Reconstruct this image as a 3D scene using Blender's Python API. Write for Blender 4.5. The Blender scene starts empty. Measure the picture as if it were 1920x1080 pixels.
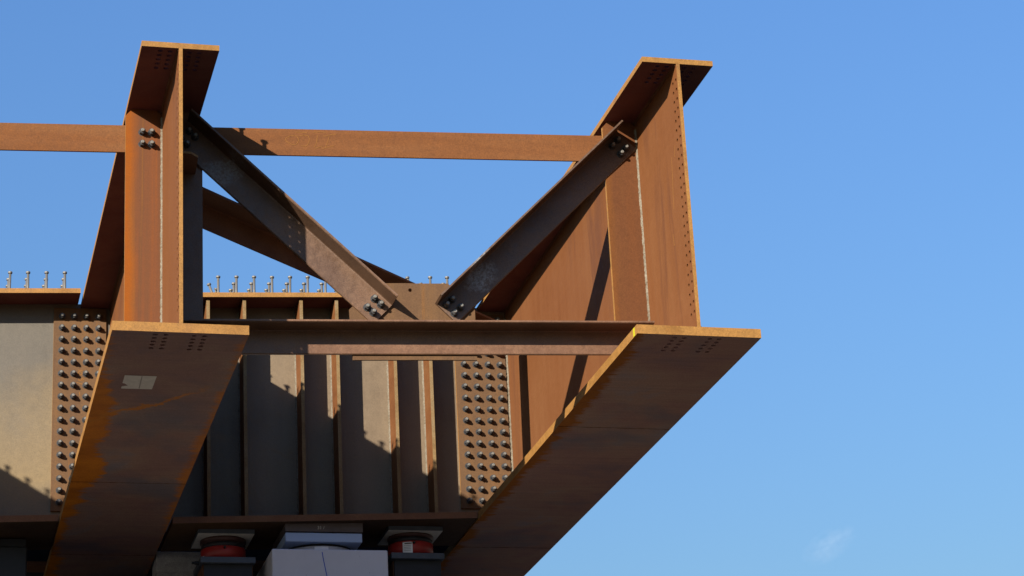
import bpy, bmesh, math, random
from mathutils import Vector, Matrix
random.seed(7)
scene = bpy.context.scene
col = scene.collection

# ------------------------------------------------------------------ camera
cam_d = bpy.data.cameras.new('camera')
cam = bpy.data.objects.new('camera', cam_d); col.objects.link(cam)
RT = Vector((0.96930, -0.24090, -0.04920)); DN = Vector((0.04044, 0.35357, -0.93453)); FW = Vector((0.24253, 0.90385, 0.35246))
M = Matrix((RT, -DN, -FW)).transposed().to_4x4()
M.translation = Vector((-1.49863, -12.71709, -4.66715))
cam.matrix_world = M
cam_d.sensor_width = 36.0
cam_d.lens = 36.0 * 4552.0 / 1920.0
cam_d.clip_start = 0.1
cam_d.clip_end = 20000
scene.camera = cam

# ------------------------------------------------------------------ light
SUN = Vector((1.0, 0.97, -0.61)).normalized()          # direction the light travels
world = bpy.data.worlds.new('World'); scene.world = world; world.use_nodes = True
wn = world.node_tree.nodes; wl = world.node_tree.links
for n in list(wn): wn.remove(n)
wo = wn.new('ShaderNodeOutputWorld'); bg = wn.new('ShaderNodeBackground'); sky = wn.new('ShaderNodeTexSky')
sky.sky_type = 'NISHITA'; sky.sun_disc = False
sky.sun_elevation = math.asin(-SUN.z)
sky.sun_rotation = math.atan2(-SUN.x, -SUN.y) % (2 * math.pi)
sky.air_density = 2.6; sky.dust_density = 2.0; sky.ozone_density = 5.0; sky.altitude = 0
bg.inputs['Strength'].default_value = 0.0485
wb = wn.new('ShaderNodeMix'); wb.data_type = 'RGBA'; wb.blend_type = 'MULTIPLY'; wb.inputs[0].default_value = 1.0   # cool white balance of the whole sky
wb.inputs[7].default_value = (0.62, 0.94, 1.74, 1.0)
wl.new(sky.outputs[0], wb.inputs[6]); wl.new(wb.outputs[2], bg.inputs[0]); wl.new(bg.outputs[0], wo.inputs[0])
sd = bpy.data.lights.new('sun', 'SUN'); sd.energy = 5.0; sd.angle = math.radians(0.5); sd.color = (1.0, 0.93, 0.82)
so = bpy.data.objects.new('sun', sd); col.objects.link(so)
so.rotation_euler = SUN.to_track_quat('-Z', 'Y').to_euler(); so.location = (-30, -30, 30)
scene.view_settings.view_transform = 'Standard'; scene.view_settings.look = 'None'
scene.view_settings.exposure = 1.34; scene.view_settings.gamma = 1.0
scene.view_settings.use_curve_mapping = False
scene.render.engine = 'CYCLES'

# ------------------------------------------------------------------ materials
def nodes(name):
    m = bpy.data.materials.new(name); m.use_nodes = True
    nt = m.node_tree
    return m, nt, nt.nodes, nt.links, nt.nodes['Principled BSDF']

AF = 0.345                                  # weathering steel is a dark surface: patina and mill scale reflect little
def rgb(c): return (c[0], c[1], c[2], 1.0)
def dk(c): return tuple(x * AF for x in c)

def math_n(nd, ln, op, a, b=None, clamp=False):
    n = nd.new('ShaderNodeMath'); n.operation = op; n.use_clamp = clamp
    for i, v in enumerate((a, b)):
        if v is None: continue
        if hasattr(v, 'is_linked'): ln.new(v, n.inputs[i])
        else: n.inputs[i].default_value = v
    return n.outputs[0]

def mixc(nd, ln, fac, a, b, mode='MIX'):
    n = nd.new('ShaderNodeMix'); n.data_type = 'RGBA'; n.blend_type = mode
    if hasattr(fac, 'is_linked'): ln.new(fac, n.inputs[0])
    else: n.inputs[0].default_value = fac
    for i, v in ((6, a), (7, b)):
        if hasattr(v, 'is_linked'): ln.new(v, n.inputs[i])
        else: n.inputs[i].default_value = rgb(v)
    return n.outputs[2]

def noise(nd, ln, vec, scale, detail=5, rough=.55, dist=0.0, stretch=None):
    if stretch:
        mp = nd.new('ShaderNodeMapping'); mp.inputs['Scale'].default_value = stretch
        ln.new(vec, mp.inputs[0]); vec = mp.outputs[0]
    n = nd.new('ShaderNodeTexNoise'); n.inputs['Scale'].default_value = scale
    n.inputs['Detail'].default_value = detail; n.inputs['Roughness'].default_value = rough
    n.inputs['Distortion'].default_value = dist
    ln.new(vec, n.inputs['Vector'])
    return n.outputs['Fac']

def ramp(nd, ln, fac, stops):
    n = nd.new('ShaderNodeValToRGB'); e = n.color_ramp.elements
    while len(e) < len(stops): e.new(0.5)
    for el, (p, c) in zip(e, stops):
        el.position = p; el.color = rgb(c) if hasattr(c, '__len__') else (c, c, c, 1)
    ln.new(fac, n.inputs[0])
    return n.outputs[0]

def coords(nd, ln):
    tc = nd.new('ShaderNodeTexCoord'); oi = nd.new('ShaderNodeObjectInfo')
    r = math_n(nd, ln, 'MULTIPLY', oi.outputs['Random'], 37.0)
    va = nd.new('ShaderNodeVectorMath'); va.operation = 'ADD'
    ln.new(tc.outputs['Object'], va.inputs[0])
    cb = nd.new('ShaderNodeCombineXYZ')
    for i in range(3): ln.new(r, cb.inputs[i])
    ln.new(cb.outputs[0], va.inputs[1])
    return tc.outputs['Object'], va.outputs[0]

def steel(name, stops, scale=2.0, stretch=None, streak=0.0, fine=0.25, blotch=None, rough=.75, bump=.12, spec=.13, patches=(), band=None, zband=None):
    """Weathering steel: ramp driven by broad and streaky noise, speckle on top, optional rust blotches and patches."""
    m, nt, nd, ln, bs = nodes(name)
    obj_v, v = coords(nd, ln)
    n1 = noise(nd, ln, v, scale, 6, .6, .4, stretch)
    if streak:
        n2 = noise(nd, ln, v, 5.0, 4, .6, 0, (2.2, 2.2, .12))
        n1 = math_n(nd, ln, 'ADD', math_n(nd, ln, 'MULTIPLY', n1, 1 - streak), math_n(nd, ln, 'MULTIPLY', n2, streak))
    c = ramp(nd, ln, n1, [(p, dk(q)) for p, q in stops])
    if blotch:
        bc, thr, bsc = blotch[:3]; bc = dk(bc)
        nb = noise(nd, ln, v, bsc, 8, .65, .8, blotch[3] if len(blotch) > 3 else None)
        mask = ramp(nd, ln, nb, [(thr, 0.0), (thr + .09, 1.0)])
        c = mixc(nd, ln, mask, c, bc)
    if zband:                                 # broad rusty wash across the plate, soft and uneven
        sz = nd.new('ShaderNodeSeparateXYZ'); ln.new(obj_v, sz.inputs[0])
        nz_ = noise(nd, ln, v, 1.1, 6, .6, .6); nz2 = noise(nd, ln, v, 6.0, 6, .7, .2)
        zz_ = math_n(nd, ln, 'ADD', sz.outputs[2], math_n(nd, ln, 'ADD', math_n(nd, ln, 'MULTIPLY', math_n(nd, ln, 'SUBTRACT', nz_, .5), .9), math_n(nd, ln, 'MULTIPLY', math_n(nd, ln, 'SUBTRACT', nz2, .5), .25)))
        z0, z1, z2 = zband[0]
        fz = ramp(nd, ln, math_n(nd, ln, 'DIVIDE', zz_, 1.7, True), [(max(z0 - .35, 0) / 1.7, .35 * zband[2]), (z0 / 1.7, zband[2]), (z1 / 1.7, zband[2] * .7), (z2 / 1.7, 0.0)])
        c = mixc(nd, ln, fz, c, dk(zband[1]))
    if band:                                  # rust run-off down the outer edge of the plate
        sx = nd.new('ShaderNodeSeparateXYZ'); ln.new(obj_v, sx.inputs[0])
        ax = math_n(nd, ln, 'ABSOLUTE', sx.outputs[0])
        nb = noise(nd, ln, v, 3.0, 5, .6, 0, (1, 1, .35))
        ax = math_n(nd, ln, 'ADD', ax, math_n(nd, ln, 'MULTIPLY', math_n(nd, ln, 'SUBTRACT', nb, .5), .12))
        c = mixc(nd, ln, ramp(nd, ln, ax, [(band[0], 0.0), (band[1], band[3])]), c, dk(band[2]))
    for (ctr, rad, pc, amt) in patches:
        d = nd.new('ShaderNodeVectorMath'); d.operation = 'SUBTRACT'; d.inputs[1].default_value = ctr
        ln.new(obj_v, d.inputs[0])
        dv = nd.new('ShaderNodeVectorMath'); dv.operation = 'DIVIDE'; dv.inputs[1].default_value = rad
        ln.new(d.outputs[0], dv.inputs[0])
        le = nd.new('ShaderNodeVectorMath'); le.operation = 'LENGTH'; ln.new(dv.outputs[0], le.inputs[0])
        nn = noise(nd, ln, obj_v, 9.0, 8, .75)
        s = math_n(nd, ln, 'ADD', le.outputs['Value'], math_n(nd, ln, 'MULTIPLY', math_n(nd, ln, 'SUBTRACT', nn, .5), 2.6))
        mask = ramp(nd, ln, s, [(.55, amt), (1.0, 0.0)])
        sp = noise(nd, ln, obj_v, 55.0, 3, .6)
        mask = math_n(nd, ln, 'MULTIPLY', mask, ramp(nd, ln, sp, [(.38, .15), (.58, 1.0)]))
        c = mixc(nd, ln, mask, c, dk(pc))
    nf = noise(nd, ln, v, 130.0, 3, .7)
    c = mixc(nd, ln, fine, c, ramp(nd, ln, nf, [(.3, .18), (.7, .95)]), 'OVERLAY')
    nm = noise(nd, ln, v, 26.0, 6, .7)
    c = mixc(nd, ln, fine * .8, c, ramp(nd, ln, nm, [(.3, .25), (.7, .75)]), 'OVERLAY')
    ln.new(c, bs.inputs['Base Color'])
    ln.new(ramp(nd, ln, nm, [(.3, max(rough - .12, 0.2)), (.7, min(rough + .12, 1))]), bs.inputs['Roughness'])
    bs.inputs['Specular IOR Level'].default_value = spec
    b = nd.new('ShaderNodeBump'); b.inputs['Strength'].default_value = bump; b.inputs['Distance'].default_value = .004
    hh = math_n(nd, ln, 'ADD', nf, math_n(nd, ln, 'MULTIPLY', nm, 1.5))
    ln.new(hh, b.inputs['Height']); ln.new(b.outputs[0], bs.inputs['Normal'])
    return m

def flange_rust(name, left, right, gain=1.0, gain_rust=1.0, run=True):
    """Bottom flange: dark mill brown with ragged orange rust along the two long edges.
    left, right: how far the rust reaches in from each edge, as (y, x) pairs along the girder."""
    m, nt, nd, ln, bs = nodes(name)
    obj_v, v = coords(nd, ln)
    sx = nd.new('ShaderNodeSeparateXYZ'); ln.new(obj_v, sx.inputs[0])
    X, Y = sx.outputs[0], sx.outputs[1]
    n1 = noise(nd, ln, v, 1.6, 7, .6, .5)
    c = ramp(nd, ln, n1, [(p, tuple(gain * q for q in k)) for p, k in ((.3, (.115, .072, .074)), (.45, (.165, .088, .070)), (.58, (.185, .108, .078)), (.72, (.135, .112, .120)))])
    big = noise(nd, ln, v, 1.0, 5, .6, .4)
    c = mixc(nd, ln, ramp(nd, ln, big, [(.52, 0.0), (.66, .75)]), c, tuple(gain * q for q in (.090, .078, .086)))
    nb = noise(nd, ln, v, 3.2, 9, .65, .5)
    nb2 = noise(nd, ln, v, 7.0, 9, .75, .2, (.22, 2.6, 1.0))
    off = math_n(nd, ln, 'ADD', math_n(nd, ln, 'MULTIPLY', math_n(nd, ln, 'SUBTRACT', nb, .5), .28), math_n(nd, ln, 'MULTIPLY', math_n(nd, ln, 'SUBTRACT', nb2, .5), .26))
    yn = math_n(nd, ln, 'DIVIDE', Y, 7.0, True)
    lb = ramp(nd, ln, yn, [(y / 7.0, -x) for y, x in left])
    rb = ramp(nd, ln, yn, [(y / 7.0, x) for y, x in right])
    lf = math_n(nd, ln, 'ADD', math_n(nd, ln, 'SUBTRACT', math_n(nd, ln, 'MULTIPLY', X, -1.0), lb), off)
    rf = math_n(nd, ln, 'ADD', math_n(nd, ln, 'SUBTRACT', X, rb), math_n(nd, ln, 'MULTIPLY', off, .7))
    mask = math_n(nd, ln, 'MAXIMUM', ramp(nd, ln, lf, [(.0, 0.0), (.045, 1.0)]), ramp(nd, ln, rf, [(.0, 0.0), (.05, .8)]))
    rust = ramp(nd, ln, nb, [(.3, tuple(gain_rust * q for q in (.25, .068, .002))), (.7, tuple(gain_rust * q for q in (.44, .135, .004)))])
    c = mixc(nd, ln, mask, c, rust)
    if run:                                   # one ragged rust run slanting across the plate
        d = math_n(nd, ln, 'ADD', math_n(nd, ln, 'ADD', Y, math_n(nd, ln, 'MULTIPLY', X, 1.11)), -1.255)
        nw = noise(nd, ln, v, 5.0, 8, .7, .3)
        d = math_n(nd, ln, 'ADD', d, math_n(nd, ln, 'MULTIPLY', math_n(nd, ln, 'SUBTRACT', nw, .5), .55))
        rm = ramp(nd, ln, math_n(nd, ln, 'ABSOLUTE', d), [(.0, .95), (.020, .75), (.045, 0.0)])
        rm = math_n(nd, ln, 'MULTIPLY', rm, ramp(nd, ln, math_n(nd, ln, 'ADD', X, math_n(nd, ln, 'MULTIPLY', nb, .2)), [(.22, 1.0), (.40, 0.0)]))
        c = mixc(nd, ln, rm, c, (.36, .12, .008))
    nf = noise(nd, ln, v, 90.0, 3, .7)
    c = mixc(nd, ln, .25, c, ramp(nd, ln, nf, [(.3, .2), (.7, .9)]), 'OVERLAY')
    sc_ = noise(nd, ln, v, 6.0, 6, .8, .0, (.15, 5.0, 1.0))      # rolling marks
    c = mixc(nd, ln, .3, c, ramp(nd, ln, sc_, [(.3, .3), (.7, .7)]), 'OVERLAY')
    ln.new(c, bs.inputs['Base Color']); bs.inputs['Roughness'].default_value = .75; bs.inputs['Specular IOR Level'].default_value = .15
    b = nd.new('ShaderNodeBump'); b.inputs['Strength'].default_value = .12; b.inputs['Distance'].default_value = .004
    ln.new(nf, b.inputs['Height']); ln.new(b.outputs[0], bs.inputs['Normal'])
    return m

def plain(name, c, rough=.6, metal=0.0, var=.3, scale=8.0, spec=.4, bump=.05, pits=0.0):
    m, nt, nd, ln, bs = nodes(name)
    obj_v, v = coords(nd, ln)
    n1 = noise(nd, ln, v, scale, 7, .65)
    cc = mixc(nd, ln, n1, tuple(x * (1 - var) for x in c), tuple(min(x * (1 + var), 1) for x in c))
    if pits:                                  # bug holes and faint dirt of cast concrete
        np_ = noise(nd, ln, v, 30.0, 2, .5); nw = noise(nd, ln, v, 2.0, 6, .65, .8)
        cc = mixc(nd, ln, ramp(nd, ln, np_, [(.20, pits), (.235, 0.0)]), cc, tuple(x * .3 for x in c))
        cc = mixc(nd, ln, ramp(nd, ln, nw, [(.45, 0.0), (.75, .18)]), cc, tuple(x * .6 for x in c))
    ln.new(cc, bs.inputs['Base Color'])
    bs.inputs['Roughness'].default_value = rough; bs.inputs['Metallic'].default_value = metal
    bs.inputs['Specular IOR Level'].default_value = spec
    nf = noise(nd, ln, v, scale * 9, 4, .7)
    b = nd.new('ShaderNodeBump'); b.inputs['Strength'].default_value = bump; b.inputs['Distance'].default_value = .005
    ln.new(nf, b.inputs['Height']); ln.new(b.outputs[0], bs.inputs['Normal'])
    return m

MAT = {}
MAT['web'] = steel('weathering_steel_web', [(.28, (.265, .088, .024)), (.43, (.325, .116, .036)), (.58, (.350, .134, .046)), (.74, (.395, .165, .060))], .8, streak=.30, fine=.10, bump=.04, blotch=((.262, .098, .040), .56, 1.1, (2.2, 2.2, .30)))
MAT['stiff'] = steel('weathering_steel_stiffener', [(.34, (.40, .115, .018)), (.44, (.30, .105, .040)), (.54, (.255, .100, .042)), (.62, (.34, .130, .035)), (.74, (.40, .155, .032))], 2.0, stretch=(7.0, 1, .14), streak=.15, fine=.16, blotch=((.42, .20, .055), .70, 4.0), band=(.16, .215, (.50, .13, .008), .9))
MAT['stiff_b'] = steel('weathering_steel_stiffener_dull', [(.32, (.26, .09, .028)), (.5, (.235, .085, .03)), (.7, (.28, .11, .032))], 2.2, stretch=(3.0, 1, .25), streak=.35, fine=.22, blotch=((.30, .13, .035), .68, 5.0), band=(.19, .235, (.36, .13, .02), .5))
MAT['top_flange'] = steel('weathering_steel_top_flange', [(.3, (.22, .075, .066)), (.55, (.33, .118, .092)), (.75, (.40, .17, .105))], 2.0, fine=.2, blotch=((.42, .19, .08), .70, 9.0))
MAT['bottom_flange'] = flange_rust('weathering_steel_bottom_flange', ((.25, -.355), (.75, -.33), (1.4, -.22), (2.1, -.235), (2.75, -.17), (3.3, -.25), (4.0, -.32), (5.0, -.29)), ((.3, .335), (1.0, .335), (1.8, .30), (2.7, .305), (3.4, .34), (5.0, .37)), 1.1)
MAT['bottom_flange_b'] = flange_rust('weathering_steel_bottom_flange_dull', ((.2, -.30), (1.0, -.27), (2.0, -.28), (4.0, -.31)), ((.5, .38), (3.0, .39)), 1.45, .66, False)
MAT['edge'] = steel('cut_steel_edge', [(.28, (.40, .165, .028)), (.42, (.55, .265, .062)), (.56, (.60, .285, .068)), (.66, (.46, .215, .06)), (.8, (.70, .37, .11))], 2.6, fine=.34, bump=.25, rough=.65, spec=.25)
MAT['scale_web'] = steel('mill_scale_web', [(.3, (0.228, 0.153, 0.085)), (.5, (0.329, 0.233, 0.140)), (.65, (0.374, 0.266, 0.155)), (.8, (0.365, 0.208, 0.088))], 1.1, streak=.3, fine=.2, rough=.6, bump=.1, spec=.35, blotch=((.37, .22, .10), .63, 1.3))
MAT['scale_web_left'] = steel('mill_scale_web_grey', [(.3, (0.168, 0.138, 0.101)), (.5, (0.216, 0.184, 0.141)), (.65, (0.245, 0.207, 0.158)), (.8, (0.288, 0.207, 0.114))], 1.1, streak=.3, fine=.2, rough=.6, bump=.1, spec=.35, zband=((.35, .85, 1.25), (.46, .315, .14), .8))
MAT['plate'] = steel('splice_plate_steel', [(.3, (.20, .105, .055)), (.5, (.25, .135, .065)), (.66, (.31, .155, .06)), (.8, (.38, .18, .05))], 2.4, streak=.55, fine=.25, bump=.06, blotch=((.42, .165, .03), .60, 3.0, (3.0, 3.0, .14)))
MAT['angle'] = steel('mill_scale_angle', [(.3, (0.215, 0.103, 0.053)), (.5, (0.300, 0.145, 0.075)), (.7, (0.370, 0.189, 0.100))], 2.5, fine=.4, rough=.5, bump=.15, spec=.4, blotch=((.30, .16, .08), .72, 12.0))
MAT['angle_scuffed'] = steel('mill_scale_angle_scuffed', [(.3, (0.152, 0.084, 0.053)), (.5, (0.213, 0.122, 0.074)), (.7, (0.263, 0.147, 0.088))], 2.5, fine=.4, rough=.5, bump=.15, spec=.4, patches=(((1.93, .76, .66), (.10, .5, .12), (.55, .55, .56), .8),))
MAT['angle_pale_upper'] = steel('mill_scale_angle_pale', [(.3, (0.168, 0.087, 0.052)), (.5, (0.235, 0.127, 0.072)), (.7, (0.302, 0.158, 0.086))], 2.5, fine=.4, rough=.5, bump=.15, spec=.4, patches=(((.36, .83, 1.30), (.14, .5, .10), (.5, .5, .5), .6),))  # mottled grey patch near the upper end
MAT['strut'] = steel('rusty_strut_steel', [(.3, (0.264, 0.096, 0.030)), (.5, (0.328, 0.124, 0.040)), (.7, (0.364, 0.156, 0.057))], 1.8, stretch=(.25, 1, 3.0), fine=.3, bump=.08)
MAT['brace'] = steel('rusty_brace_steel', [(.3, (.27, .125, .065)), (.55, (.37, .175, .09)), (.75, (.43, .23, .12))], 2.0, fine=.3)
MAT['weld'] = steel('weld_bead', [(.3, (0.218, 0.163, 0.101)), (.5, (0.327, 0.271, 0.194)), (.7, (0.372, 0.317, 0.232))], 14.0, fine=.5, bump=.5, rough=.6, blotch=((.55, .27, .08), .64, 3.0))
MAT['rust_weld'] = steel('rusty_weld_bead', [(.3, (.14, .06, .03)), (.6, (.24, .105, .045))], 12.0, fine=.35, bump=.5)
MAT['bolt'] = plain('weathered_nut', (.034, .035, .038), .5, .25, .5, 40, .45, .1)
MAT['bolt_tip'] = plain('bolt_tip_steel', (.17, .16, .14), .45, .4, .35, 60, .5, .1)
MAT['stud'] = plain('stud_steel', (.125, .115, .10), .5, .4, .3, 40, .5, .1)
MAT['chalk'] = plain('orange_chalk', (.18, .080, .021), .9, 0, .3, 60, .1)
MAT['yellow'] = plain('yellow_paint', (.34, .31, .008), .5, 0, .1, 30)
MAT['paper'] = plain('weathered_paper', (.46, .42, .37), .85, 0, .3, 25, .2)
MAT['tape'] = plain('dark_paper_fold', (.25, .22, .20), .85, 0, .3, 25, .2)
MAT['concrete'] = plain('pale_concrete', (.52, .525, .56), .85, 0, .10, 3.0, .25, .12, .6)
MAT['concrete_dark'] = plain('pier_concrete', (.30, .285, .27), .9, 0, .2, 1.5, .2, .2)
MAT['shade_concrete'] = plain('shade_black_concrete', (.045, .043, .042), .9, 0, .3, 2.0, .15, .2)  # near-black base colour puts deep shade into the wall
MAT['red'] = plain('red_jack_paint', (.30, .018, .016), .42, 0, .35, 9, .5, .03)
MAT['dark_red'] = plain('dark_red_saddle', (.055, .024, .020), .5, .2, .3, 14)
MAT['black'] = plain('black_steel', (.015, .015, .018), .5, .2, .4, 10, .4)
MAT['blue_steel'] = plain('blue_grey_steel', (.060, .070, .085), .5, .4, .45, 9, .45, .1)
MAT['grey_paint'] = plain('grey_bearing_paint', (.31, .41, .58), .55, 0, .06, 6, .35, .02)
MAT['bright'] = plain('bright_galvanized_plate', (.52, .50, .44), .5, .0, .35, 30, .5, .3)
MAT['label'] = plain('white_label', (.75, .76, .78), .5, 0, .06, 20)
MAT['ink'] = plain('black_ink', (.02, .02, .022), .6, 0, .1, 20)
MAT['blue_line'] = plain('blue_marker', (.03, .07, .42), .7, 0, .1, 20)
MAT['timber'] = steel('grey_timber', [(.3, (.75, .73, .70)), (.5, (.95, .92, .86)), (.7, (1.1, 1.05, .97))], 3.0, stretch=(.5, 6, 9), fine=.4, rough=.85, bump=.4, spec=.15)
MAT['ground'] = steel('dark_earth', [(.3, (.14, .115, .09)), (.5, (.20, .17, .135)), (.7, (.25, .22, .18))], .25, fine=.4, rough=.95, bump=.5, spec=.1)

# ------------------------------------------------------------------ mesh helpers
class MB:
    def __init__(s): s.v = []; s.f = []; s.sm = []
    def add(s, vs, fs, smooth=False):
        o = len(s.v); s.v += [tuple(v) for v in vs]
        for f in fs: s.f.append([i + o for i in f]); s.sm.append(smooth)
        return s
    def box(s, x0, x1, y0, y1, z0, z1, fn=None):
        p = [(x, y, z) for z in (z0, z1) for y in (y0, y1) for x in (x0, x1)]
        if fn: p = [fn(*q) for q in p]
        return s.add(p, [(0, 2, 3, 1), (4, 5, 7, 6), (0, 1, 5, 4), (2, 6, 7, 3), (0, 4, 6, 2), (1, 3, 7, 5)])
    def prism(s, a, b, smooth=False):
        n = len(a)
        fs = [tuple(range(n))[::-1], tuple(range(n, 2 * n))] + [(i, (i + 1) % n, n + (i + 1) % n, n + i) for i in range(n)]
        return s.add(list(a) + list(b), fs, smooth)
    def rod(s, rings, axis='Z', n=16, c=(0, 0, 0), smooth=False):
        """rings: list of (r, h) along the axis from c; closed at both ends."""
        vs = []
        for r, h in rings:
            for i in range(n):
                a = 2 * math.pi * (i + .5) / n; u, w = r * math.cos(a), r * math.sin(a)
                vs.append((c[0] + u, c[1] + w, c[2] + h) if axis == 'Z' else (c[0] + u, c[1] - h, c[2] + w))
        o = len(s.v); s.v += vs
        for k in range(len(rings) - 1):
            for i in range(n):
                j = (i + 1) % n
                s.f.append([o + k * n + i, o + k * n + j, o + (k + 1) * n + j, o + (k + 1) * n + i]); s.sm.append(smooth)
        s.f.append([o + i for i in range(n)][::-1]); s.sm.append(False)
        s.f.append([o + (len(rings) - 1) * n + i for i in range(n)]); s.sm.append(False)
        return s
    def mesh(s, name, mats, slot=None, org=(0, 0, 0), bevel=0.0):
        me = bpy.data.meshes.new(name)
        me.from_pydata([(v[0] - org[0], v[1] - org[1], v[2] - org[2]) for v in s.v], [], s.f)
        bm = bmesh.new(); bm.from_mesh(me)
        for f, sm in zip(bm.faces, s.sm): f.smooth = sm
        bmesh.ops.remove_doubles(bm, verts=bm.verts, dist=1e-5)
        bmesh.ops.recalc_face_normals(bm, faces=bm.faces)
        if bevel:
            bmesh.ops.bevel(bm, geom=[e for e in bm.edges if e.is_manifold and e.calc_face_angle(0) > .6], offset=bevel, segments=2, affect='EDGES', profile=.5)
        if slot:
            for f in bm.faces: f.material_index = slot(f.normal, f.calc_center_median())
        bm.to_mesh(me); bm.free()
        for m in (mats if isinstance(mats, (list, tuple)) else [mats]): me.materials.append(MAT[m])
        return me
    def build(s, name, mats, parent=None, slot=None, org=(0, 0, 0), loc=None, bevel=0.0):
        return link(name, s.mesh(name, mats, slot, org, bevel), parent, loc)

def link(name, me, parent=None, loc=None):
    o = bpy.data.objects.new(name, me); col.objects.link(o)
    if parent: o.parent = parent
    if loc: o.location = loc
    return o

def tag(o, label, cat, group=None):
    o['label'] = label; o['category'] = cat
    if group: o['group'] = group
    return o

def thing(name, loc, label, cat, group=None):
    o = bpy.data.objects.new(name, None); o.empty_display_size = .2; col.objects.link(o); o.location = loc
    return tag(o, label, cat, group)

def copy_tree(o, parent=None):
    c = o.copy(); col.objects.link(c)
    if parent: c.parent = parent
    for ch in list(o.children): copy_tree(ch, c)
    return c

def plate_holes(u0, u1, v0, v1, w0, w1, holes, r, hc, mp, n=12, vcuts=()):
    """Plate in (u,v) with real round holes, thickness w0..w1; mp maps (u,v,w) to xyz."""
    us = sorted({u0, u1} | {round(h[0] + s * hc, 5) for h in holes for s in (-1, 1)})
    vs = sorted({v0, v1} | {round(h[1] + s * hc, 5) for h in holes for s in (-1, 1)} | set(vcuts))
    hs = {(round(h[0], 4), round(h[1], 4)) for h in holes}
    mb = MB()
    for i in range(len(us) - 1):
        for j in range(len(vs) - 1):
            a, b, c, d = us[i], us[i + 1], vs[j], vs[j + 1]
            cu, cv = (a + b) / 2, (c + d) / 2
            hole = any(abs(cu - h[0]) < 1e-3 and abs(cv - h[1]) < 1e-3 for h in hs)
            cr = [(b, d), (a, d), (a, c), (b, c)]
            if not hole:
                for w, rev in ((w0, True), (w1, False)):
                    q = [mp(p[0], p[1], w) for p in cr]
                    mb.add(q, [(3, 2, 1, 0) if rev else (0, 1, 2, 3)])
            else:
                circ = [(cu + r * math.cos(math.pi / 4 + 2 * math.pi * k / n), cv + r * math.sin(math.pi / 4 + 2 * math.pi * k / n)) for k in range(n)]
                q4 = n // 4
                for w in (w0, w1):
                    for s in range(4):
                        poly = [cr[s], cr[(s + 1) % 4]] + [circ[(s * q4 + k) % n] for k in range(q4, -1, -1)]
                        mb.add([mp(p[0], p[1], w) for p in poly], [tuple(range(len(poly)))])
                for k in range(n):
                    p, q = circ[k], circ[(k + 1) % n]
                    mb.add([mp(p[0], p[1], w0), mp(q[0], q[1], w0), mp(q[0], q[1], w1), mp(p[0], p[1], w1)], [(0, 1, 2, 3)])
    for j in range(len(vs) - 1):
        for u in (u0, u1):
            mb.add([mp(u, vs[j], w0), mp(u, vs[j + 1], w0), mp(u, vs[j + 1], w1), mp(u, vs[j], w1)], [(0, 1, 2, 3)])
    for i in range(len(us) - 1):
        for v in (v0, v1):
            mb.add([mp(us[i], v, w0), mp(us[i + 1], v, w0), mp(us[i + 1], v, w1), mp(us[i], v, w1)], [(0, 1, 2, 3)])
    return mb

def bead(p0, p1, d1, d2, size, step=.03, jit=.25):
    """Fillet weld from p0 to p1: legs along d1 and d2, slightly lumpy."""
    p0, p1, d1, d2 = map(Vector, (p0, p1, d1, d2))
    n = max(2, int((p1 - p0).length / step)); mb = MB(); rings = []
    for i in range(n + 1):
        c = p0.lerp(p1, i / n); k = size * (1 + random.uniform(-jit, jit)); k2 = size * (1 + random.uniform(-jit, jit))
        rings.append([c - (d1 + d2) * .001, c + d1 * k, c + (d1 * k + d2 * k2) * .62, c + d2 * k2])
    vs = [tuple(v) for r in rings for v in r]; fs = []
    for i in range(n):
        for k in range(4):
            a, b = i * 4 + k, i * 4 + (k + 1) % 4
            fs.append((a, b, b + 4, a + 4))
    fs += [(3, 2, 1, 0), tuple(n * 4 + k for k in range(4))]
    return mb.add(vs, fs)

def ribbon(lines, y, width, fn=None):
    """Hand-drawn strokes on a vertical face: thin strips in the x-z plane."""
    mb = MB()
    for l in lines:
        for (x0, z0), (x1, z1) in zip(l[:-1], l[1:]):
            d = Vector((x1 - x0, z1 - z0)); L = d.length
            if L < 1e-6: continue
            d /= L; nx, nz = -d.y * width / 2, d.x * width / 2
            x0e, z0e, x1e, z1e = x0 - d.x * width * .3, z0 - d.y * width * .3, x1 + d.x * width * .3, z1 + d.y * width * .3
            P = [(x0e + nx, z0e + nz), (x1e + nx, z1e + nz), (x1e - nx, z1e - nz), (x0e - nx, z0e - nz)]
            yy = lambda x: y(x) if callable(y) else y
            mb.prism([(x, yy(x), z) for x, z in P], [(x, yy(x) - .0008, z) for x, z in P])
    return mb

# ------------------------------------------------------------------ layout
SK, EL = -.036, .0215                       # transverse members run slightly forward and uphill to the right
S = 3.0
D, TT, TB, WT, WB, TW = 1.699, .034, .055, .225, .380, .022
OFF = {0: (0, 0, 0), 1: (S, -.108, .0566), -1: (-S, .108, -.0566)}
FB = .865                                   # front face of the cross-frame stiffeners
CG = 4.39                                   # centre of the cross girder web at x = 0
GL = 7.0                                    # girder length built

# ground and pier
g = MB(); g.add([(-4000, -4000, -6.3), (4000, -4000, -6.3), (4000, 6000, -6.3), (-4000, 6000, -6.3)], [(0, 1, 2, 3)])
ground = g.build('ground', 'ground'); ground['kind'] = 'structure'

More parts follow.
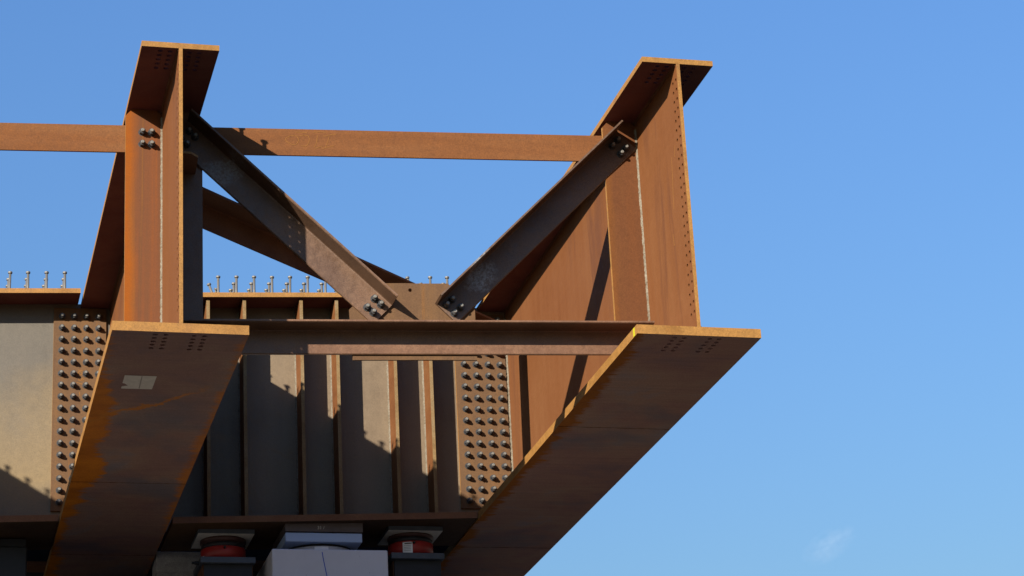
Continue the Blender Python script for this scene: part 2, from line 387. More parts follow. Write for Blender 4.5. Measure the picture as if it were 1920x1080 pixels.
pier = thing('concrete_pier', (-.5, 4.4, -6.3), 'concrete pier with a flat cap under the steel girders', 'pier')
po = (-.5, 4.4, -6.3)
MB().box(-4.6, 3.3, 3.45, 5.35, -2.3, -1.1).build('pier_cap', 'concrete_dark', pier, org=po, bevel=.03)
MB().box(-4.6, 2.9, 5.75, 6.15, -1.099, -.07).build('sky_block_wall', 'shade_concrete', pier, org=po)  # added wall that blocks the sky strip under the girders
for xa, xb in ((.30, 2.70), (-2.70, -.30)):
    MB().box(xa, xb, 5.76, 6.14, -.0705, .32).build('sky_block_wall', 'shade_concrete', pier, org=po)  # added raised parts closing the sky gap between the girders
MB().box(-4.6, 2.9, 5.352, 6.15, -2.3, -1.101).build('cap_extension', 'concrete_dark', pier, org=po)
for x in (-3.0, -.5, 2.0):
    MB().rod([(.55, 0), (.55, 4.0)], 'Z', 32, (x, 4.4, -6.3), True).build('column', 'concrete_dark', pier, org=po)

# shared small meshes
bolt_me = MB().rod([(.0240, 0), (.0240, .0045)], 'Y', 20).rod([(.0205, .0045), (.0205, .029), (.0180, .032)], 'Y', 6).rod([(.0110, .031), (.0110, .045), (.0085, .048)], 'Y', 14).mesh('bolt', ['bolt', 'bolt_tip'], lambda n, c: 1 if c.y < -.0325 else 0)
stud_me = MB().rod([(.0125, 0), (.0095, .008), (.0095, .160)], 'Z', 12, smooth=True).rod([(.0155, .159), (.0165, .163), (.0165, .170), (.0145, .173)], 'Z', 14).mesh('shear_stud', 'stud')

short_stud_me = MB().rod([(.0125, 0), (.0095, .008), (.0095, .110)], 'Z', 12, smooth=True).rod([(.0165, .109), (.0175, .113), (.0175, .120), (.0155, .123)], 'Z', 14).mesh('short_stud', 'stud')

def put_bolts(parent, pts, org):
    for x, y, z in pts:
        b = link('bolt', bolt_me, parent, (x - org[0], y - org[1], z - org[2]))
        b.rotation_euler = (random.uniform(-.03, .03), random.uniform(0, 6.28), random.uniform(-.03, .03))

# ------------------------------------------------------------------ longitudinal girders
def edge_slot_flange(nrm, c): return 1 if abs(nrm.z) < .5 and (c.y < .001 or abs(abs(c.x) - WT) < .002 or abs(abs(c.x) - WB) < .002) else 0
def edge_slot_web(nrm, c): return 1 if abs(nrm.y) > .9 and c.y < .001 else 0

def make_girder(label):
    G = thing('longitudinal_girder', (0, 0, 0), label, 'girder', 'parallel steel bridge girders')
    hy = [.05 + .0565 * k for k in range(5)]
    tf = plate_holes(-WT, WT, 0, GL, D, D + TT, [(x, y) for x in (-.113, -.056, .056, .113) for y in hy], .0155, .0265, lambda u, v, w: (u, v, w))
    o = tf.build('top_flange', ['top_flange', 'edge'], G, edge_slot_flange)
    for k in range(84):
        s = link('shear_stud', short_stud_me, o, ((-.1, .1)[k % 2], .365 + .14 * (k // 2), D + TT - .002)); s.rotation_euler = (random.uniform(-.05, .05), random.uniform(-.05, .05), 0)
    bf = plate_holes(-WB, WB, 0, GL, -TB, 0, [(x, y) for x in (-.137, -.078, .078, .137) for y in hy], .0155, .0265, lambda u, v, w: (u, v, w))
    bfo = bf.build('bottom_flange', ['bottom_flange', 'edge'], G, edge_slot_flange)
    wb = plate_holes(0, GL, 0, D, -TW / 2, TW / 2, [(y, .10 + .0625 * k) for y in (.032, .089) for k in range(25)], .0150, .0265, lambda u, v, w: (w, u, v))
    wo_ = wb.build('web', ['web', 'edge'], G, edge_slot_web)
    for sx in (-1, 1):
        for z, dz in ((0, 1), (D, -1)):
            bead((sx * TW / 2, .012, z), (sx * TW / 2, GL, z), (sx, 0, 0), (0, 0, dz), .012, .25, .1).build('flange_weld', 'rust_weld', wo_)
    for sx in (-1, 1):
        w = .233; c = .035
        a = [(sx * TW / 2, 0.001 + c), (sx * (TW / 2 + c), .001), (sx * w, .001), (sx * w, D - .045), (sx * (w - .03), D - .012), (sx * (w - .035), D - .001), (sx * (TW / 2 + c), D - .001), (sx * TW / 2, D - .001 - c)]
        st = MB().prism([(x, FB, z) for x, z in a], [(x, FB + .025, z) for x, z in a]).build('stiffener', ['stiff', 'edge'], G, lambda n, ce: 1 if abs(n.x) > .8 and abs(ce.x) > .2 else 0)
        bead((sx * TW / 2, FB, .03), (sx * TW / 2, FB, D - .05), (sx, 0, 0), (0, -1, 0), .0105, .012, .22).build('weld', 'weld', st)
    return G

GA = make_girder('left of the two rusty girders in view, a paper notice stuck under its flange')
GB = copy_tree(GA); GB.location = OFF[1]; GB['label'] = 'right-hand rusty girder against open sky with a yellow mark on its bottom flange'
for ch in list(GB.children):                 # outer face of the edge girder carries no stiffener
    if ch.name.startswith('stiffener') and ch.data.vertices[0].co.x > 0:
        for c2 in list(ch.children): bpy.data.objects.remove(c2)
        bpy.data.objects.remove(ch)
for ch in GB.children:
    if ch.name.startswith('bottom_flange'):
        ch.data = ch.data.copy(); ch.data.materials[0] = MAT['bottom_flange_b']
    if ch.name.startswith('stiffener'):
        ch.data = ch.data.copy(); ch.data.materials[0] = MAT['stiff_b']
for G_ in (GA,):                             # the stiffener on the shaded side keeps its dark mill scale
    for ch in G_.children:
        if ch.name.startswith('stiffener') and ch.data.vertices[0].co.x > 0:
            ch.data = ch.data.copy(); ch.data.materials[0] = MAT['angle']

def butt_weld(G, ys):                       # faint butt welds across the bottom flange
    bf = [c for c in G.children if c.name.startswith('bottom_flange')][0]
    for y in ys:
        bead((-WB + .002, y, -TB - .0002), (WB - .002, y, -TB - .0002), (0, 1, 0), (0, 0, -1), .0022, .02, .5).build('butt_weld', 'rust_weld', bf)
GC = copy_tree(GA); GC.location = OFF[-1]; GC['label'] = 'third rusty girder beyond the left edge of the picture'

butt_weld(GA, (2.97, 4.86)); butt_weld(GB, (1.78, 4.80))

# flange details on single girders
paper = [(-.237, .76), (-.052, .761), (-.055, .998), (-.236, 1.0), (-.236, .962), (-.20, .945), (-.225, .905), (-.237, .90)]
nt_ = MB().prism([(x, y, -TB - .0008) for x, y in paper], [(x, y, -TB - .0022) for x, y in paper]).build('paper_notice', 'paper')
tag(nt_, 'torn grey paper notice stuck under the flange of the left girder', 'notice')
fold = [(-.140, .765), (-.134, .765), (-.131, .86), (-.129, .93), (-.128, .99), (-.135, .99), (-.136, .93), (-.139, .86)]
MB().prism([(x, y, -TB - .0022) for x, y in fold], [(x, y, -TB - .0028) for x, y in fold]).build('fold_mark', 'tape', nt_)
ye = MB().box(-WB - .0012, -WB - .0002, .045, .075, -TB + .002, -.002).build('paint_mark', 'yellow', GB); ye['label'] = 'bright yellow paint mark on flange edge'

# pale scratches on the inner face of the right girder's web
def scratches(parent, lines, width):
    mb = MB(); x = -TW / 2 - .0003
    for l in lines:
        for (y0, z0), (y1, z1) in zip(l[:-1], l[1:]):
            w = width / 2
            mb.prism([(x, y0 - w, z0), (x, y0 + w, z0), (x, y1 + w, z1), (x, y1 - w, z1)], [(x - .0006, y0 - w, z0), (x - .0006, y0 + w, z0), (x - .0006, y1 + w, z1), (x - .0006, y1 - w, z1)])
    mb.build('scratch', 'chalk', parent)
scratches(GB, [[(.215, 1.17), (.225, 1.05), (.24, .93), (.245, .84)], [(.30, .70), (.29, .62)], [(.14, 1.22), (.16, 1.15)]], .005)

# lateral brace connection plates welded to the webs
def lat_plate(parent, pts, z0, t, org):
    MB().prism([(x - org[0], y - org[1], z0 - org[2]) for x, y in pts], [(x - org[0], y - org[1], z0 + t - org[2]) for x, y in pts]).build('connection_plate', ['brace', 'edge'], parent, lambda n, c: 0 if abs(n.z) > .5 else 1)
lp = [(.0112, .55), (.13, .57), (.176, .62), (.19, .864), (.0112, .864)]
lat_plate(GA, lp, 1.287, .014, OFF[0])
lat_plate(GA, [(.0112, .892), (.17, .892), (.21, 1.05), (.19, 1.30), (.0112, 1.35)], 1.287, .014, OFF[0])

# ------------------------------------------------------------------ cross girder segments
def Yc(x): return CG + SK * x

def cross_segment(name, x0, x1, fx0, fx1, bx0, bx1, dz, label, stiffs, splices, studs, web_mat='scale_web'):
    org = ((x0 + x1) / 2, Yc((x0 + x1) / 2), 0)
    X = thing(name, org, label, 'cross girder', 'cross girder segments between the girders')
    zt = lambda x: 1.742 + .028 * x + dz         # top of top flange
    zb = lambda x: -.0126 + .026 * x + dz        # top of bottom flange
    def pl(xa, xb, ya, yb, fa, fb):
        p = []
        for f_ in (fa, fb):
            for (x, y) in ((xa, ya), (xb, ya), (xb, yb), (xa, yb)): p.append((x, Yc(x) + y, f_(x)))
        return MB().add(p, [(3, 2, 1, 0), (4, 5, 6, 7), (0, 1, 5, 4), (1, 2, 6, 5), (2, 3, 7, 6), (3, 0, 4, 7)])
    tfl = pl(fx0, fx1, -.25, .25, lambda x: zt(x) - .036, zt).build('top_flange', ['top_flange', 'edge'], X, lambda n, c: 0 if abs(n.z) > .5 else 1, org)
    pl(bx0, bx1, -.39, .39, lambda x: zb(x) - .047, zb).build('bottom_flange', ['bottom_flange_cross', 'brace'], X, lambda n, c: 0 if abs(n.z) > .5 else 1, org)
    web = pl(x0, x1, -.012, .012, lambda x: zb(x) + .0005, lambda x: zt(x) - .0365).build('web', web_mat, X, None, org)
    for x in stiffs:
        for sy in (-1,):
            t = .0125; z0, z1 = zb(x) + .001, zt(x) - .038
            y0, y1 = Yc(x) - .0125, Yc(x) - .222
            prof = [(y0, z0 + .03), (y0 - .03, z0), (y1, z0), (y1, z1 - .012), (y1 + .012, z1), (y0 - .03, z1), (y0, z1 - .03)]
            st = MB().prism([(x - t, y, z) for y, z in prof], [(x + t, y, z) for y, z in prof]).build('stiffener', ['strut', 'edge2'], X, lambda n, c: 1 if abs(n.y) > .8 else 0, org)
            bead((x - t - org[0], y0 - org[1], z0 + .03), (x - t - org[0], y0 - org[1], z1 - .03), (-1, 0, 0), (0, -1, 0), .0105, .012, .22).build('weld', 'weld', st)
    for (xa, xb, z0, z1, bxs, bz0, pitch, rows) in splices:
        p = MB().add([(xa, Yc(xa) - .0125, z0), (xb, Yc(xb) - .0125, z0), (xb, Yc(xb) - .0125, z1), (xa, Yc(xa) - .0125, z1),
                      (xa, Yc(xa) - .031, z0), (xb, Yc(xb) - .031, z0), (xb, Yc(xb) - .031, z1), (xa, Yc(xa) - .031, z1)],
                     [(0, 1, 2, 3), (7, 6, 5, 4), (0, 4, 5, 1), (1, 5, 6, 2), (2, 6, 7, 3), (3, 7, 4, 0)])
        sp = p.build('splice_plate', ['plate', 'edge'], X, lambda n, c: 0 if abs(n.y) > .5 else 1, org)
        put_bolts(sp, [(x, Yc(x) - .031, bz0 - pitch * k) for k in range(rows) for x in bxs], org)
    for (x, dy, tx, ty) in studs:
        s = link('shear_stud', stud_me, tfl, (x - org[0], Yc(x) + dy - org[1], zt(x) - .002 - org[2]))
        s.rotation_euler = (ty + random.uniform(-.02, .02), tx + random.uniform(-.02, .02), 0)
    return X

MAT['bottom_flange_cross'] = steel('weathering_steel_cross_flange', [(.3, (.085, .05, .035)), (.55, (.15, .08, .04)), (.75, (.20, .10, .035))], 1.6, fine=.3, stretch=(.7, 1.4, 1))
MAT['edge2'] = steel('stiffener_front_edge', [(.3, (.33, .19, .075)), (.5, (.42, .27, .12)), (.72, (.46, .33, .18))], 5.0, fine=.35)

def stud_grid(xs, special=None):
    out = []
    for i, x in enumerate(xs):
        for j, dy in enumerate((-.14, 0, .14)):
            tx = ty = 0
            if special and (i, j) in special: tx, ty = special[(i, j)]
            out.append((x, dy, tx, ty))
    return out
xsC = [.776 + .1342 * k for k in range(14)]
XC = cross_segment('cross_girder', .0115, 2.9885, .245, 2.757, .41, 2.612, 0.0,
    'stiffened cross girder spanning between the two girders above the red jacks',
    [.688, .957, 1.381, 1.648, 2.079, 2.349],
    [(2.582, 2.972, .183, 1.722, (2.645, 2.738, 2.831, 2.923), 1.674, .0896, 17)],
    stud_grid(xsC, {(0, 1): (-.32, 0), (0, 2): (.1, .4), (11, 0): (-.25, 0), (12, 1): (-.28, .1)}))
xsL = [-.352 - .1335 * k for k in range(16)]
XL = cross_segment('cross_girder', -2.9885, -.0115, -2.757, -.245, -2.612, -.386, .031,
    'unstiffened grey cross girder running off the left edge of the picture',
    [], [(-.421, -.04, .136, 1.69, (-.362, -.273, -.184, -.095), 1.622, .0889, 17),
         (-2.96, -2.58, .07, 1.62, (-2.905, -2.816, -2.727, -2.638), 1.55, .0889, 17)], stud_grid(xsL), 'scale_web_left')
# weld of the cross girder web to the right girder
for z0, z1 in ((.10, 1.70),):
    bead((-.0115, CG + SK * 3 - .031 + .108, z0 - .0566), (-.0115, CG + SK * 3 - .031 + .108, z1 - .0566), (-1, 0, 0), (0, -1, 0), .011, .012, .22).build('weld', 'weld', GB)

# crayon marks on the left splice plate
PC = [[(-0.239, 1.206), (-0.208, 1.203)], [(-0.235, 1.195), (-0.24, 1.181), (-0.225, 1.168), (-0.211, 1.173), (-0.21, 1.189), (-0.235, 1.195)], [(-0.212, 1.144), (-0.203, 1.141), (-0.199, 1.131), (-0.209, 1.127), (-0.215, 1.137), (-0.212, 1.144)], [(-0.235, 1.137), (-0.231, 1.127), (-0.217, 1.127)], [(-0.247, 1.111), (-0.205, 1.096)], [(-0.228, 1.036), (-0.224, 1.008)]]
orgL = XL.location
spL = [c for c in XL.children if c.name.startswith('splice_plate')][0]
cm = ribbon(PC, lambda x: Yc(x) - .0312, .005).build('crayon_mark', 'chalk', spL, org=orgL); cm['label'] = 'orange crayon marks on splice plate'

# added rear diaphragms: black webs stand in for the shaded void behind
for k, (x0, x1, dz, lab) in enumerate(((.013, 2.987, 0, 'added black diaphragm filling the shaded void behind the bearing'), (-2.987, -.013, -.03, 'added black diaphragm filling the shaded void behind the left cross girder'))):
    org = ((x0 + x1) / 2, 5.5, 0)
    T = thing('void_backing_diaphragm', org, lab, 'diaphragm', 'added backing diaphragms')
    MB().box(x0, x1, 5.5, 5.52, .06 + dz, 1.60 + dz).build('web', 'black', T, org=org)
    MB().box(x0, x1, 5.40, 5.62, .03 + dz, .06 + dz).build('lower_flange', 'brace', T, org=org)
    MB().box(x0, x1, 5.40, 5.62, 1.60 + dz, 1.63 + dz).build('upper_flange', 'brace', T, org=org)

# ------------------------------------------------------------------ cross frame
def angle_bar(p0, p1, up, legv, lego, t, fn, ri=.008):
    """Angle section: wide leg in the frame plane hanging from the p0-p1 line, other leg reaching toward -y."""
    sec = [(0, 0), (0, -lego), (-t * .7, -lego), (-t, -lego + t * .35), (-t, -t - ri), (-t - ri * .3, -t - ri * .3), (-t - ri, -t), (-legv + t * .35, -t), (-legv, -t * .7), (-legv, 0)]
    a = []; b = []
    for n, y in sec:
        a.append(fn(p0[0] + up[0] * n, y, p0[1] + up[1] * n)); b.append(fn(p1[0] + up[0] * n, y, p1[1] + up[1] * n))
    return MB().prism(a, b)
frame = lambda x, y, z: (x, FB + SK * x + y, z)

# left diagonal
q = 1 / math.sqrt(1.23 ** 2 + 1.175 ** 2)
DL = angle_bar((.150, 1.645), (1.380, .470), (1.175 * q, 1.23 * q), .185, .165, .0145, frame).build('diagonal_brace', 'angle_pale_upper')
tag(DL, 'diagonal angle brace sloping down from the left girder, half in sunlight', 'brace', 'diagonal braces of the cross frame')
put_bolts(DL, [frame(x, -.0145, z) for x, z in ((.15, 1.558), (.185, 1.521), (.136, 1.469), (.101, 1.506), (1.263, .497), (1.301, .46), (1.217, .44), (1.253, .407))], (0, 0, 0))
# right diagonal
q = 1 / math.sqrt(2)
DR = angle_bar((1.638, .483), (2.850, 1.695), (-q, q), .185, .165, .0145, frame).build('diagonal_brace', 'angle_scuffed')
tag(DR, 'dark diagonal angle brace rising to the right girder, with a pale scuffed patch', 'brace', 'diagonal braces of the cross frame')
put_bolts(DR, [frame(x, -.0145, z) for x, z in ((2.858, 1.618), (2.82, 1.577), (2.906, 1.563), (2.872, 1.524), (1.741, .505), (1.705, .468), (1.793, .456), (1.752, .417))], (0, 0, 0))
# bottom strut
BS = angle_bar((.030, .282 + .03 * EL), (2.965, .282 + 2.965 * EL), (0, 1), .167, .165, .0145, frame).build('bottom_strut', 'angle')
tag(BS, 'long horizontal bottom angle strut joining the two girders below the diagonal braces', 'strut')
# gusset plate with one open hole
gp = [(1.126, .108), (1.886, .125), (1.886, .452), (1.725, .617), (1.30, .606), (1.127, .447), (1.112, .431)]
gm = MB()
hx, hz, hr = 1.489, .567, .012
outer = gp; n = 12
circ = [(hx + hr * math.cos(2 * math.pi * k / n), hz + hr * math.sin(2 * math.pi * k / n)) for k in range(n)]
sq = [(hx - .03, hz - .03), (hx + .03, hz - .03), (hx + .03, .6112), (hx - .03, .6112)]
for y in (.0005, .0155):
    def P(l): return [frame(x, y, z) for x, z in l]
    gm.add(P([gp[0], (sq[0][0], .116), sq[0], sq[3], gp[4], gp[5], gp[6]]), [tuple(range(7))])
    gm.add(P([(sq[0][0], .116), (sq[1][0], .1175), sq[1], sq[0]]), [tuple(range(4))])
    gm.add(P([(sq[1][0], .1175), gp[1], gp[2], gp[3], sq[2], sq[1]]), [tuple(range(6))])
    for s, (i0, i1) in enumerate(((7, 10), (10, 13), (13, 16), (16, 19))):
        arc = [circ[(k) % n] for k in range(i0, i1 + 1)]
        gm.add(P([sq[s], sq[(s + 1) % 4]] + arc[::-1]), [tuple(range(6))])
ring = [gp[0], (sq[0][0], .116), (sq[1][0], .1175), gp[1], gp[2], gp[3], sq[2], sq[3], gp[4], gp[5], gp[6]]
for l in (ring, circ):
    for i in range(len(l)):
        a, b = l[i], l[(i + 1) % len(l)]
        gm.add([frame(a[0], .0005, a[1]), frame(b[0], .0005, b[1]), frame(b[0], .0155, b[1]), frame(a[0], .0155, a[1])], [(0, 1, 2, 3)])
GU = gm.build('gusset_plate', 'plate')
tag(GU, 'flat gusset plate with one open hole between the feet of the diagonal braces', 'gusset plate')
# top struts: one each side of the left girder
def top_strut(x0, x1, label):
    sec = [(.0, .026), (.0, .19), (-.014, .19), (-.014, .040), (-.178, .040), (-.178, .026)]
    a = [frame(x0, y, 1.607 + EL * x0 + n_) for n_, y in sec]; b = [frame(x1, y, 1.607 + EL * x1 + n_) for n_, y in sec]
    o = MB().prism(a, b).build('top_strut', 'strut')
    return tag(o, label, 'strut', 'top struts of the cross frames')
TS = top_strut(.035, 2.93, 'horizontal rust-brown top strut with faint scrawled marks between the two girders')
TL = top_strut(-2.95, -.035, 'horizontal rust-brown top strut running left out of the picture')
put_bolts(TL, [frame(x, 0, z) for x in (-.133, -.076) for z in (1.545, 1.467)], (0, 0, 0))
CH = [[(0.807, 1.58), (0.779, 1.579), (0.751, 1.561), (0.746, 1.544), (0.763, 1.531), (0.794, 1.516), (0.812, 1.52), (0.828, 1.541), (0.829, 1.558), (0.816, 1.576), (0.804, 1.58)], [(0.832, 1.577), (0.86, 1.585), (0.888, 1.583), (0.897, 1.557), (0.89, 1.53), (0.874, 1.512), (0.859, 1.51), (0.843, 1.514)], [(0.811, 1.603), (0.845, 1.604), (0.882, 1.603)], [(0.923, 1.608), (0.967, 1.613), (1.001, 1.61)], [(0.946, 1.587), (0.942, 1.546), (0.934, 1.522), (0.924, 1.506)], [(0.93, 1.498), (0.952, 1.507), (0.977, 1.515)], [(0.982, 1.583), (1.013, 1.589), (1.041, 1.597), (1.062, 1.6)], [(1.018, 1.581), (1.009, 1.542), (0.994, 1.507)], [(0.977, 1.498), (0.999, 1.508), (1.024, 1.514), (1.046, 1.522)]]
cm = ribbon(CH, lambda x: FB + SK * x + .0258, .0030).build('scrawled_mark', 'chalk', TS); cm['label'] = 'faint scratched characters on the strut'

# lateral brace in plan, horizontal leg forward, vertical leg down at its back edge
ux, uy = 1.679, 1.585; L_ = math.hypot(ux, uy); ux /= L_; uy /= L_
def lat(x): return (x, 1.105 + .944 * (x - .268), 1.302 + EL * x)
pa, pb = lat(.115), lat(2.95)
nx, ny = -uy, ux
sec = [(0, 0), (.175, 0), (.175, -.172), (.161, -.172), (.161, -.022), (.153, -.014), (0, -.014)]
LB = MB().prism([(pa[0] + nx * s, pa[1] + ny * s, pa[2] + h) for s, h in sec], [(pb[0] + nx * s, pb[1] + ny * s, pb[2] + h) for s, h in sec]).build('lateral_brace', 'brace')
tag(LB, 'brown lateral brace crossing behind the left diagonal brace toward the right girder', 'brace')

# ------------------------------------------------------------------ supports
def arc_patch(mb, c, r, a0, a1, z0, z1, n=8, t=.0012):
    for i in range(n):
        A, B_ = a0 + (a1 - a0) * i / n, a0 + (a1 - a0) * (i + 1) / n
        q = [(c[0] + rr * math.cos(x), c[1] + rr * math.sin(x), z) for rr in (r, r + t) for z in (z0, z1) for x in (A, B_)]
        mb.add(q, [(4, 5, 7, 6), (0, 2, 3, 1), (0, 1, 5, 4), (2, 6, 7, 3), (0, 4, 6, 2), (1, 3, 7, 5)])
    return mb

def jack_set(cx, cy, zu, zr0, zr1, r, side, labelled):
    where = {'L': 'left', 'R': 'right'}[side]
    # upper load plate
    up = MB().box(cx - .205, cx + .20, cy - .215, cy + .215, zu - .034, zu - .001).build('load_plate', ['blue_steel', 'bright'], None, lambda n, c: 1 if n.z < -.5 else 0)
    tag(up, 'steel load plate on top of the %s' % ('red jack with a white label' if labelled else 'plain red jack nearest the left girder'), 'plate', 'load plates')
    J = thing('hydraulic_jack', (cx, cy, zr0), 'red hydraulic jack with a white warning label' if labelled else 'red hydraulic jack without label, nearest the left girder', 'jack', 'hydraulic jacks')
    o = (cx, cy, zr0)
    MB().rod([(r, 0), (r, zr1 - zr0 - .004), (r - .004, zr1 - zr0)], 'Z', 48, o, True).build('body', 'red', J, org=o)
    MB().rod([(r - .002, zr1 - zr0), (r - .002, zr1 - zr0 + .028), (r - .012, zr1 - zr0 + .034)], 'Z', 48, o, True).build('collar', 'black', J, org=o)
    h0 = zr1 - zr0 + .034; h1 = zu - .034 - zr0
    MB().rod([(r - .018, h0), (r - .018, h0 + (h1 - h0) * .25), (r + .004, h0 + (h1 - h0) * .35), (r + .004, h1 - .0005)], 'Z', 48, o, True).build('saddle', 'dark_red', J, org=o)
    MB().rod([(.009, 0), (.009, .022), (.006, .026)], 'Y', 8, (cx - .01, cy - r + .002, zr1 - .018)).build('fitting', 'black', J, org=o)
    if labelled:
        lb = arc_patch(MB(), o, r + .0003, math.radians(238), math.radians(263), zr0 + .004, zr1 - .012).build('label', 'label', J, org=o)
        arc_patch(MB(), o, r + .0018, math.radians(243), math.radians(261), zr1 - .026, zr1 - .018, 5).build('header', 'ink', lb, org=o)
        for k in range(4):
            arc_patch(MB(), o, r + .0018, math.radians(241), math.radians(259), zr1 - .040 - .012 * k, zr1 - .038 - .012 * k, 5, .0006).build('text_line', 'ink', lb, org=o)
    else:
        arc_patch(MB(), o, r + .0003, math.radians(196), math.radians(206), zr0 + .002, zr0 + .04).build('label', 'label', J, org=o)
    lo = MB().box(cx - .19, cx + .205, cy - .215, cy + .215, zr0 - .046, zr0 - .001).build('base_plate', 'blue_steel', None, bevel=.003)
    tag(lo, 'scratched steel base plate under the %s' % ('red jack with a white label' if labelled else 'plain red jack nearest the left girder'), 'plate', 'base plates')
    P = thing('jack_post', (cx, cy, -1.1), 'black steel post under the %s' % ('red jack with a white label' if labelled else 'plain red jack nearest the left girder'), 'post', 'jack posts')
    po_ = (cx, cy, -1.1); zt_ = zr0 - .047
    MB().box(cx - .15, cx + .175, cy - .006, cy + .006, -1.07, zt_).build('web', 'black', P, org=po_)
    for sy in (-1, 1):
        MB().box(cx - .16, cx + .185, cy + sy * .16 - .010, cy + sy * .16 + .010, -1.07, zt_).build('flange', 'black', P, org=po_)
    for sx in (-.16, .185):
        MB().box(cx + sx - .008, cx + sx + .008, cy - .149, cy + .149, -1.07, zt_).build('side_plate', 'brace', P, org=po_)
    MB().box(cx - .22, cx + .24, cy - .22, cy + .22, -1.1, -1.07).build('foot_plate', 'black', P, org=po_)
jack_set(.815, 4.36, -.0385, -.242, -.144, .162, 'L', False)
jack_set(2.195, 4.32, -.0035, -.203, -.098, .166, 'R', True)
sb = MB().rod([(.014, 0), (.014, .03), (.009, .03), (.009, .05)], 'Y', 8).build('clamp_bolt', 'black'); sb.location = (.625, 4.25, -.266); sb.rotation_euler = (0, 0, -1.57)
tag(sb, 'small black clamp bolt sticking out of the left jack base plate', 'bolt')
# post at the far left
P = thing('jack_post', (-.78, 4.55, -1.1), 'dark steel post at the bottom left corner under the left cross girder', 'post', 'jack posts')
po_ = (-.78, 4.55, -1.1)
MB().box(-1.0, -.575, 4.42, 4.75, -1.07, -.115).build('column', 'black', P, org=po_, bevel=.01)
MB().box(-1.05, -.53, 4.38, 4.79, -1.1, -1.07).build('foot_plate', 'black', P, org=po_)
MB().box(-.99, -.585, 4.43, 4.74, -.115, -.060).build('cap_plate', 'black', P, org=po_)

# bearing
bo = (1.5, 4.31, -.23)
Bg = thing('bridge_bearing', bo, 'grey bridge bearing between the cross girder and the concrete pedestal', 'bearing')
slo = .026
MAT['sole'] = plain('sole_plate_steel', (.105, .085, .08), .6, .2, .4, 9, .35, .15)
sp_ = MB().box(1.218, 1.782, 4.015, 4.60, -.083, -.0215, lambda x, y, z: (x, y, z + (slo * (x - 1.5) if z > -.05 else 0))).build('sole_plate', 'sole', Bg, org=bo)
MB().box(1.25, 1.75, 4.05, 4.57, -.093, -.0832).build('shim', 'black', Bg, org=bo)
MB().box(1.216, 1.775, 4.01, 4.60, -.160, -.0932).build('upper_plate', 'grey_paint', Bg, org=bo, bevel=.006)
MB().rod([(.25, .051), (.25, .0697)], 'Z', 56, bo, True).build('ring', 'black', Bg, org=bo)
MB().rod([(.265, .0005), (.265, .0505)], 'Z', 56, bo, True).build('pot', 'concrete', Bg, org=bo)
arc_patch(MB(), bo, .2655, math.radians(255), math.radians(277), -.215, -.185).build('name_plate', 'label', Bg, org=bo)

def text_part(name, body, size, mat, parent, loc, rot):
    cu = bpy.data.curves.new(name, 'FONT'); cu.body = body; cu.size = size; cu.extrude = .0004; cu.align_x = 'CENTER'
    t = bpy.data.objects.new(name, cu); col.objects.link(t)
    me = bpy.data.meshes.new_from_object(t.evaluated_get(bpy.context.evaluated_depsgraph_get()))
    bpy.data.objects.remove(t); me.materials.clear(); me.materials.append(MAT[mat])
    o = link(name, me, parent, loc); o.rotation_euler = rot
    return o
text_part('stamped_mark', '31 /', .034, 'bright', sp_, (1.475 - bo[0], 4.0142 - bo[1], -.065 - bo[2]), (math.pi / 2, 0, 0))

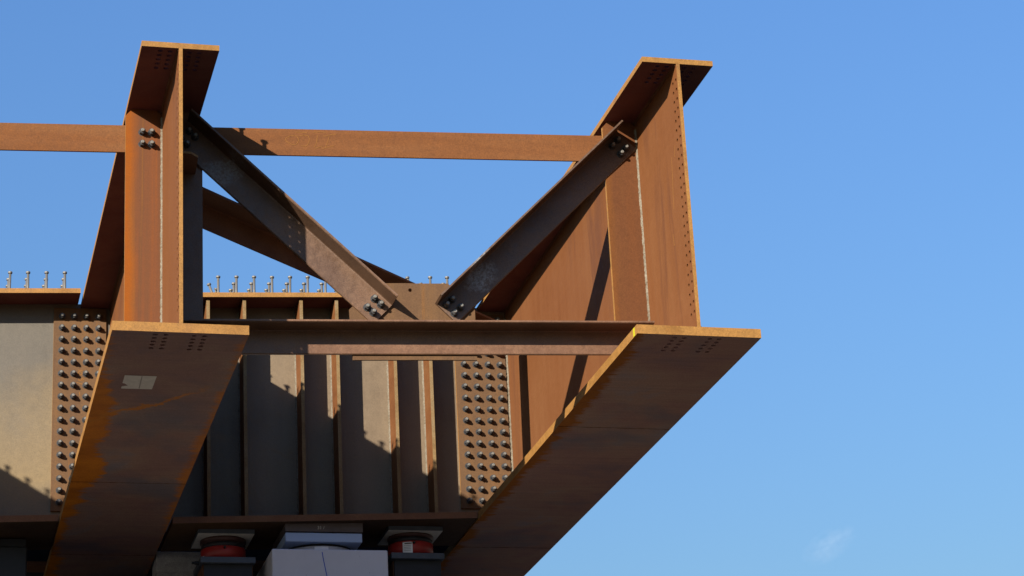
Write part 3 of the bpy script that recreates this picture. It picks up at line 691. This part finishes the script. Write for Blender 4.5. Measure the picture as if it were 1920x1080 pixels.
# pedestal
pe = (1.527, 4.4, -1.1)
Pd = thing('concrete_pedestal', pe, 'pale concrete pedestal with a blue marker line under the bearing', 'pedestal')
MB().box(1.108, 1.947, 3.95, 4.82, -1.1, -.230).build('block', 'concrete', Pd, org=pe, bevel=.010)
MB().box(1.02, 2.03, 3.87, 4.90, -1.0995, -.47).build('base', 'concrete', Pd, org=pe, bevel=.02)
bl = ribbon([[(1.469, -.252), (1.474, -.29), (1.499, -.426), (1.505, -.468)]], 3.9495, .006).build('marker_line', 'blue_line', Pd, org=pe); bl['label'] = 'thin blue marker line'

# timber blocking behind the cross girder
labs = ['topmost grey timber block behind the plain red jack', 'second grey timber block from the top behind the plain red jack', 'third timber block from the top behind the plain red jack', 'lowest timber block behind the plain red jack']
zz = .0
labs.insert(1, 'thin brownish packing timber below the topmost timber block')
for i, h in enumerate((.165, .08, .28, .28, .29)):
    t = MB().box(.395 + random.uniform(0, .01), .86 + random.uniform(0, .04), 4.93 + random.uniform(-.01, .01), 5.22, zz - h + .001, zz).build('timber_block', 'timber', None, bevel=.005)
    tag(t, labs[i], 'timber block', 'timber blocks stacked on the pier')
    zz -= h

# ------------------------------------------------------------------ small cloud far away
m, nt, nd, ln, bs = nodes('thin_cloud'); nd.remove(bs)
out = nd['Material Output']; pv = nd.new('ShaderNodeVolumePrincipled'); ln.new(pv.outputs[0], out.inputs['Volume'])
tc = nd.new('ShaderNodeTexCoord'); le = nd.new('ShaderNodeVectorMath'); le.operation = 'LENGTH'; ln.new(tc.outputs['Object'], le.inputs[0])
nz = noise(nd, ln, tc.outputs['Object'], 2.2, 5, .6)
fall = math_n(nd, ln, 'SUBTRACT', 1.0, le.outputs['Value'], True)
dn = math_n(nd, ln, 'MULTIPLY', fall, ramp(nd, ln, nz, [(.42, 0.0), (.62, 1.0)]))
ln.new(math_n(nd, ln, 'MULTIPLY', dn, .032), pv.inputs['Density']); pv.inputs['Color'].default_value = (1, 1, 1, 1); pv.inputs['Anisotropy'].default_value = .0
MAT['cloud'] = m
bm = bmesh.new(); bmesh.ops.create_icosphere(bm, subdivisions=3, radius=1.0)
me = bpy.data.meshes.new('cloud'); bm.to_mesh(me); bm.free(); me.materials.append(m)
cl = link('cloud', me)
cl.location = Vector(M.translation) + Vector((.3735, .910, .2470)) * 600
cl.scale = (9, 5, 4.2); cl.rotation_euler = (0, -.5, 0)
tag(cl, 'small faint white cloud low in the blue sky at right', 'cloud')
